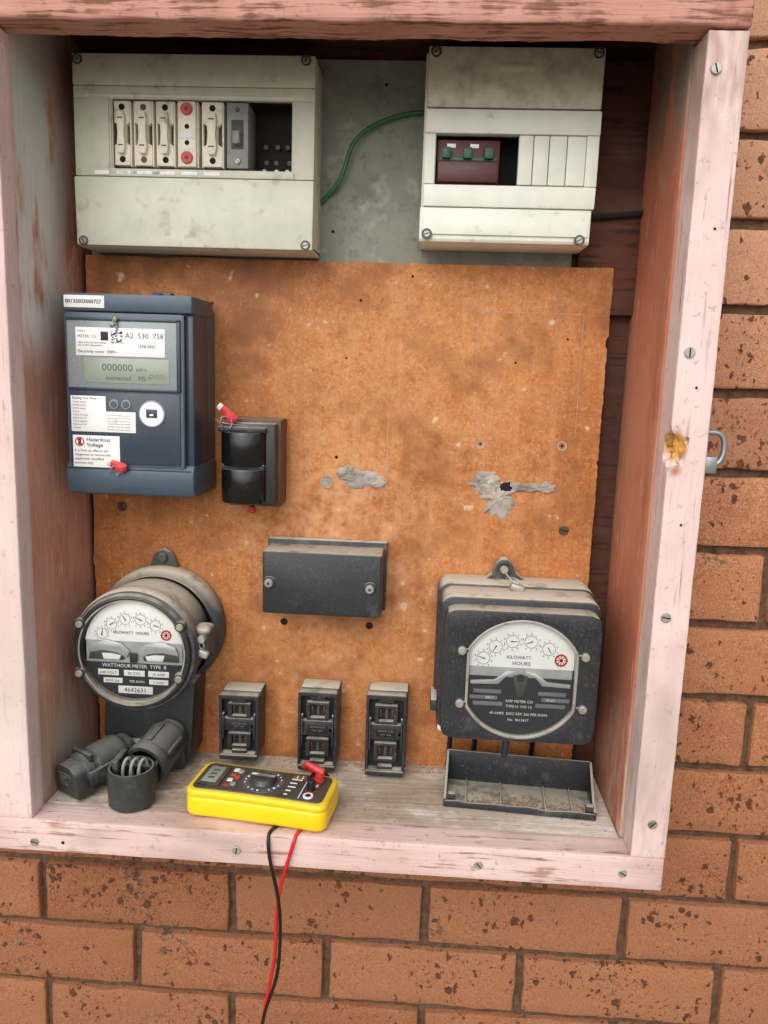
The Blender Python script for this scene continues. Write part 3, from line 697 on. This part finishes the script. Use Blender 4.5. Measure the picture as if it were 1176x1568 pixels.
ring(qm,"hanger_eye",554,346,33,9,5.5,'greyp',5); cyl(qm,"hanger_screw",(554,36,346),5,-3,3,'metal',n=18)
xfs=Matrix.Translation((566,0,334))@Matrix.Rotation(.3,4,'Y'); box(qm,"lead_seal",-8,8,-5,5,-4.5,4.5,'metal',2.4,xf=xfs,seg=3)
tube(qm,"seal_wire",[(552,10,350),(560,2,340),(572,0,336),(566,4,346),(554,12,342)],.8,'metal')
box(qm,"left_hinge",474,482,-20,20,190,204,'blackd',2); cyl(qm,"red_seal",(487,-10,172),5.5,-8,4,'red',n=16); cyl(qm,"seal_cap",(487,-19,172),3.8,-4,1,'white',n=14)
box(qm,"terminal_block",520,620,0,50,150,178,'blackd',3)
tube(qm,"terminal_cable",[(566,10,165),(566,5,140),(562,8,124),(570,30,112)],4,'slated')
for x in (500,530,600): tube(qm,"tail_cable",[(x,30,175),(x+2,32,150),(x+1,40,110),(x,48,90)],3.2,'blackw')

# ------------------------------------------------------------------ small fuse bases
def fuse_base(i,x0,x1,z0,z1):
    p=empty("fuse_base"+("" if i==0 else ".%03d"%i)); y=15; xm=(x0+x1)/2; h=z1-z0
    box(p,"back_case",x0+2,x1+1,26,54,z0+2,z1+2,'blackd',2)
    o=rrect(x0,x1,z0,z1,3,4); n_=rrect(x0+3.5,x1-3.5,z0+5,z1-6,2,4); annulus(p,"front_rim",o,n_,y,30,'black',.8)
    box(p,"inner_floor",x0+3,x1-3,24,28,z0+4,z1-5,'void',0)
    box(p,"centre_bar",x0+5,x1-5,17,27,z0+h*.42,z0+h*.62,'black',1)
    box(p,"centre_label",xm-12,xm+12,16.3,17.2,z0+h*.47,z0+h*.57,'void',.2); text(p,"SERVICE FUSE",xm,z0+h*.53,16.1,2.4,'greyink','CENTER'); text(p,"CAT 1234",xm,z0+h*.485,16.1,2.4,'greyink','CENTER')
    for zz in (z0+h*.26,z0+h*.74):
        annulus(p,"contact_frame",rrect(xm-14,xm+14,zz-h*.12,zz+h*.12,2,3),rrect(xm-9,xm+9,zz-h*.08,zz+h*.08,1,3),17.5,27,'black',.6)
        box(p,"contact_jaw_l",xm-8.5,xm-6,22,27,zz-5,zz+5,'copper',.4); box(p,"contact_jaw_r",xm+6,xm+8.5,22,27,zz-5,zz+5,'copper',.4)
        box(p,"contact_pin",xm-1.5,xm+1.5,23,27,zz-h*.07,zz+h*.07,'dgrey',.3)
    for zz in (z0+6,z1-7): box(p,"end_tab",xm-9,xm+9,16,27,zz-3,zz+3,'black',1)
    box(p,"foot_lip",x0+1,x1-1,12,24,z0-2,z0+4,'black',1.2)
    for s_ in (x0+4,x1-6): box(p,"side_clip",s_,s_+2,14,20,z0+h*.3,z0+h*.7,'blackd',.4)
    cyl(p,"fixing_screw",(x1-7,19,(z0+z1)/2),2.6,-2,2,'copper',n=12)
fuse_base(0,221,269,101,181); fuse_base(1,317,364,93,190); fuse_base(2,399,447,91,191)

# ------------------------------------------------------------------ tray on shelf
tr=empty("open_plastic_cover"); R=Matrix.Translation((580,-20,86))@Matrix.Rotation(math.radians(-4),4,'Z')
box(tr,"floor",-83,83,-26,34,0,2.5,'black',.8,xf=R)
box(tr,"back_wall",-84,84,31,34,0,40,'black',.8,xf=R)
prismx(tr,"left_wall",[(-27,0),(-27,9),(-10,13),(31,39),(34,39),(34,0)],-85,-82,'black',.5,xf=R)
prismx(tr,"right_wall",[(-27,0),(-27,9),(-10,13),(31,39),(34,39),(34,0)],82,85,'black',.5,xf=R)
prism(tr,"front_lip",[(-84,0),(-84,7),(-70,8),(-55,6.5),(-30,8),(-10,7.5),(10,8.5),(30,6),(60,8),(84,7),(84,0)],-28,-25.5,'black',.5,xf=R)
for x in (-76,78): box(tr,"corner_post",x-4,x+4,-24,-16,2,14,'black',1,xf=R)
for x in (-60,-20,30,60): box(tr,"foot_rib",x-1,x+1,-26,30,2,5,'black',.3,xf=R)
bmd=bmesh.new()
for k in range(420):
    x=random.gauss(10,40); y=random.gauss(-14,9)
    if abs(x)>78 or not(-24<y<28): continue
    bmesh.ops.create_cube(bmd,size=random.uniform(.5,1.9),matrix=Matrix.Translation((x,y,3+random.random()))@Matrix.Rotation(random.random()*3,4,Vector((1,1,random.random())).normalized()))
finish(bmd,"grit",'litter',tr,xf=R)

# ------------------------------------------------------------------ multimeter
mm=empty("digital_multimeter"); A=Matrix.Translation((294,-74,88.5))@Matrix.Rotation(math.radians(-7.5),4,'Z')
def zprism(p,name,pts,z0,z1,mat,b,xf,seg=3):
    bm=bmesh.new(); n=len(pts)
    lo=[bm.verts.new((x,y,z0)) for x,y in pts]; hi=[bm.verts.new((x,y,z1)) for x,y in pts]
    bm.faces.new(lo[::-1]); bm.faces.new(hi)
    for i in range(n): bm.faces.new((lo[i],lo[(i+1)%n],hi[(i+1)%n],hi[i]))
    bmesh.ops.recalc_face_normals(bm,faces=bm.faces); bev(bm,b,seg,.7); return finish(bm,name,mat,p,xf=xf)
def waist(hx,hy,r,w):
    pts=rrect(-hx,hx,-hy,hy,r,6); out=[]
    m=len(pts)
    for i in range(m):
        a=pts[i]; b=pts[(i+1)%m]; out.append(a)
        if abs(a[0]-b[0])>40:
            for k in range(1,9): out.append((a[0]+(b[0]-a[0])*k/9,a[1]))
    return [(x,y-(w*(1-(x/hx)**2))*(1 if y>0 else -1) if abs(x)<hx*.8 else y) for x,y in out]
zprism(mm,"holster_lower",waist(79,33.6,12,1.8),0,24,'yellow',5,A)
zprism(mm,"holster_upper",waist(79,34,12,2.0),22,31,'yellow',3.5,A)
zprism(mm,"face_plate",waist(73,28,8,1.5),27,32.2,'mmface',1,A)
def mb(n,x0,x1,y0,y1,z0,z1,m,b=.4): box(mm,n,x0,x1,y0,y1,z0,z1,m,b,xf=A)
mb("lcd_bezel",-70,-44,-22,22,31,34,'blackg',1.2); mb("lcd_glass",-66,-49,-17,17,33.6,34.4,'lcd',.2)
for yy in (-10,-2,6): mb("lcd_digit",-61,-54,yy,yy+4,34.2,34.6,'lcdt',.1)
for i,(yy,m_) in enumerate([(-19,'red'),(-8,'white'),(3,'red'),(14,'white')]):
    mb("key_legend",-40,-34,yy,yy+7,31.9,32.5,m_,.2)
for yy in (-14,0,13): cyl(mm,"push_button",(-30,yy,32),3.4,0,2.4,'red' if yy==0 else 'grey',axis='z',n=18,xf=A)
cyl(mm,"dial_plate",(0,0,31.5),24,0,1.4,'slated',axis='z',n=48,xf=A); cyl(mm,"rotary_dial",(0,0,32.5),15,0,6,'mmface',axis='z',n=36,xf=A,b=1.5,r2=13)
mb("dial_grip",-14,14,-2.6,2.6,37,41,'black',1.2); mb("dial_pointer",-13,-6,-.7,.7,40.8,41.4,'white',.1)
for k in range(20):
    t=k*2*math.pi/20; cyl(mm,"range_mark",(20*math.cos(t),20*math.sin(t),32.8),1.0 if k%3 else 1.4,0,.5,'white' if k%4 else 'red',axis='z',n=8,b=0,xf=A)
for yy in (-20,-12,-4,4,12): mb("warning_legend",29,33+random.uniform(0,8),yy,yy+2,31.9,32.5,'white',.1)
for i in range(5): mb("range_legend",30+i*3,31.6+i*3,16,22,31.9,32.5,'white' if i%2 else 'red',.1)
for yy,m_ in ((-18,'white'),(-6,'red'),(6,'white'),(18,'red')):
    lathe(mm,"jack_ring",[(3.2,31.5),(5.6,31.5),(5.6,33.6),(3.2,33.6)],(56,yy,0),m_,20,'z',xf=A); cyl(mm,"jack_hole",(56,yy,31.8),3.4,0,.8,'hole',axis='z',n=16,xf=A)
mb("jack_panel_line",46,47,-24,24,31.9,32.5,'white',0)
P=A@Matrix.Translation((58,10,32))@Matrix.Rotation(-.1,4,'X')@Matrix.Rotation(.25,4,'Y')
cyl(mm,"plug_body",(0,0,0),5.2,0,18,'red',axis='z',n=20,xf=P,r2=4.6,b=1); cyl(mm,"plug_flange",(0,0,4),6.6,0,3,'red',axis='z',n=20,xf=P)
P2=P@Matrix.Translation((0,0,15))@Matrix.Rotation(math.radians(-80),4,'Y'); cyl(mm,"plug_elbow",(0,0,-4),5,0,24,'red',axis='z',n=20,xf=P2,r2=3.4,b=1.5)
Pb=A@Matrix.Translation((56,-6,32)); cyl(mm,"black_plug",(0,0,0),5,0,13,'blackw',axis='z',n=20,xf=Pb,r2=4.5,b=1.2)
tube(mm,"red_lead",[(338,-60,134),(330,-50,130),(345,-38,118),(366,-36,100),(370,-44,89),(364,-60,88),(352,-85,88),(341,-108,88),(338,-119,88),(336,-124,80),(328,-124,50),(322,-123,26),(318,-122,-10),(319,-122,-50),(312,-122,-90),(305,-122,-130),(298,-122,-200),(300,-122,-330),(310,-120,-520)],1.9,'redw')
tube(mm,"black_lead",[(346,-84,132),(350,-60,134),(366,-40,114),(370,-40,90),(360,-50,87.5),(335,-80,87.8),(312,-108,88),(309,-119,88),(309,-124,78),(313,-124,50),(319,-125,30),(324,-124,-5),(323,-124,-50),(321,-124,-80),(310,-124,-112),(303,-124,-140),(302,-124,-220),(306,-124,-340),(300,-122,-520)],1.9,'blackw')

# ------------------------------------------------------------------ broken fuse carriers at left of shelf
fc=empty("fuse_carrier")
Q=Matrix.Translation((74,-66,108))@Matrix.Rotation(math.radians(-32),4,'Z')@Matrix.Rotation(math.radians(6),4,'X')
lathe(fc,"barrel",[(0,76),(17,76),(19,73),(19,66),(22,63),(23,58),(23,26),(21,24),(21,20),(23,18),(23,10),(18,6),(0,6)],(0,0,0),'greyp',36,'y',xf=Q)
prism(fc,"end_block",[(-21,-20),(21,-20),(22,-4),(18,12),(9,18),(-9,18),(-18,12),(-22,-4)],-8,14,'greyp',3,xf=Q)
prism(fc,"end_label",rrect(-12,12,-7,9,4),-9,-7,'greyp',.8,xf=Q)
for k in range(4): box(fc,"cast_lettering",-8,-8+random.uniform(8,15),-9.5,-8.6,5-3.2*k,6.2-3.2*k,'dgrey',.2,xf=Q)
box(fc,"side_foot",-31,-18,-2,20,-21,-13,'greyp',2,xf=Q); box(fc,"contact_blade",-42,-20,-2,8,-21,-18,'steel',.8,xf=Q)
box(fc,"upper_lip",-17,17,14,20,12,25,'greyp',2,xf=Q); box(fc,"side_grip",18,25,8,50,-8,8,'greyp',2,xf=Q); box(fc,"side_grip_l",-25,-18,8,50,-8,8,'greyp',2,xf=Q)
fd=empty("fuse_carrier.001")
lathe(fd,"cup",[(0,2),(22,2),(25,5),(26,40),(24.5,46),(22.5,46),(22,40),(21,12),(0,10)],(146,-74,84),'greyp',40,'z')
K=Matrix.Translation((154,-52,120))@Matrix.Rotation(math.radians(-14),4,'Z')@Matrix.Rotation(math.radians(14),4,'X')
lathe(fd,"rear_barrel",[(20,8),(20,0),(24.5,0),(25.5,3),(25.5,10),(24,12),(24,46),(22,52),(19,54),(19,60),(0,60)],(0,0,0),'greyp',36,'y',xf=K)
lathe(fd,"rear_barrel_inside",[(20.2,2),(20,20),(0,20)],(0,0,0),'void',36,'y',xf=K)
for a in (0,70,140,200): box(fd,"barrel_grip_rib",-3,3,14,44,22,26,'greyp',1.2,xf=K@Matrix.Rotation(math.radians(a),4,'Y'))
box(fd,"neck_left",124,132,-78,-44,108,136,'greyp',3); box(fd,"neck_right",164,170,-70,-44,104,126,'greyp',2.5)
for dx in (-9,0,9):
    tube(fd,"contact_clip",[(146+dx,-72,98),(144+dx,-76,124),(147+dx,-70,138),(151+dx,-62,134),(150+dx,-60,120),(150+dx,-58,106)],1.9,'grey')
box(fd,"clip_bridge",134,164,-66,-58,122,126,'void',1)

# ------------------------------------------------------------------ loose litter on the shelf
bmg=bmesh.new()
for k in range(520):
    x=random.uniform(60,675); y=random.choice((random.gauss(48,7),random.gauss(44,10),random.uniform(-80,60)))
    if y>54 or y<-110: continue
    s_=random.uniform(.4,1.5)
    bmesh.ops.create_cube(bmg,size=s_,matrix=Matrix.Translation((x,y,85.2))@Matrix.Rotation(random.random()*3,4,'Z')@Matrix.Rotation(random.random()*3,4,'X'))
finish(bmg,"shelf_debris",'litter',wb)

# ------------------------------------------------------------------ camera
cam=bpy.data.cameras.new("camera"); co=bpy.data.objects.new("camera",cam); col.objects.link(co)
yw,pt,rl=-0.0516,-0.1760,0.0330
f=Vector((math.sin(yw)*math.cos(pt),math.cos(yw)*math.cos(pt),math.sin(pt))); rt=f.cross(Vector((0,0,1))).normalized(); up=rt.cross(f)
rr=rt*math.cos(rl)+up*math.sin(rl); uu=-rt*math.sin(rl)+up*math.cos(rl)
m=Matrix((rr,uu,-f)).transposed().to_4x4(); m.translation=W(458.76,-882.5,571.65); co.matrix_world=m
cam.sensor_fit='VERTICAL'; cam.sensor_height=24; cam.lens=24*1227.22/1568; cam.clip_start=.02; cam.clip_end=500
bpy.context.scene.camera=co

# ------------------------------------------------------------------ light
w=bpy.data.worlds.new("World"); bpy.context.scene.world=w; w.use_nodes=True; t=w.node_tree; bg=t.nodes["Background"]
sky=t.nodes.new("ShaderNodeTexSky"); sky.sky_type='NISHITA'; sky.sun_disc=False; sky.sun_elevation=math.radians(38); sky.sun_rotation=math.radians(195); sky.air_density=1.0; sky.dust_density=4
hsv=t.nodes.new("ShaderNodeHueSaturation"); hsv.inputs["Saturation"].default_value=.3
t.links.new(sky.outputs[0],hsv.inputs["Color"]); t.links.new(hsv.outputs[0],bg.inputs[0]); bg.inputs[1].default_value=.15
sl=bpy.data.lights.new("sun",'SUN'); sl.energy=1.25; sl.angle=math.radians(80); sl.color=(1,.985,.965)
so=bpy.data.objects.new("sun",sl); col.objects.link(so)
d=Vector((-.15,-1,0)).normalized()*math.cos(math.radians(38))+Vector((0,0,math.sin(math.radians(38))))
so.rotation_euler=d.to_track_quat('Z','Y').to_euler(); so.location=W(0,-3000,3000)
vs=bpy.context.scene.view_settings; vs.view_transform='Standard'; vs.look='None'; vs.exposure=0
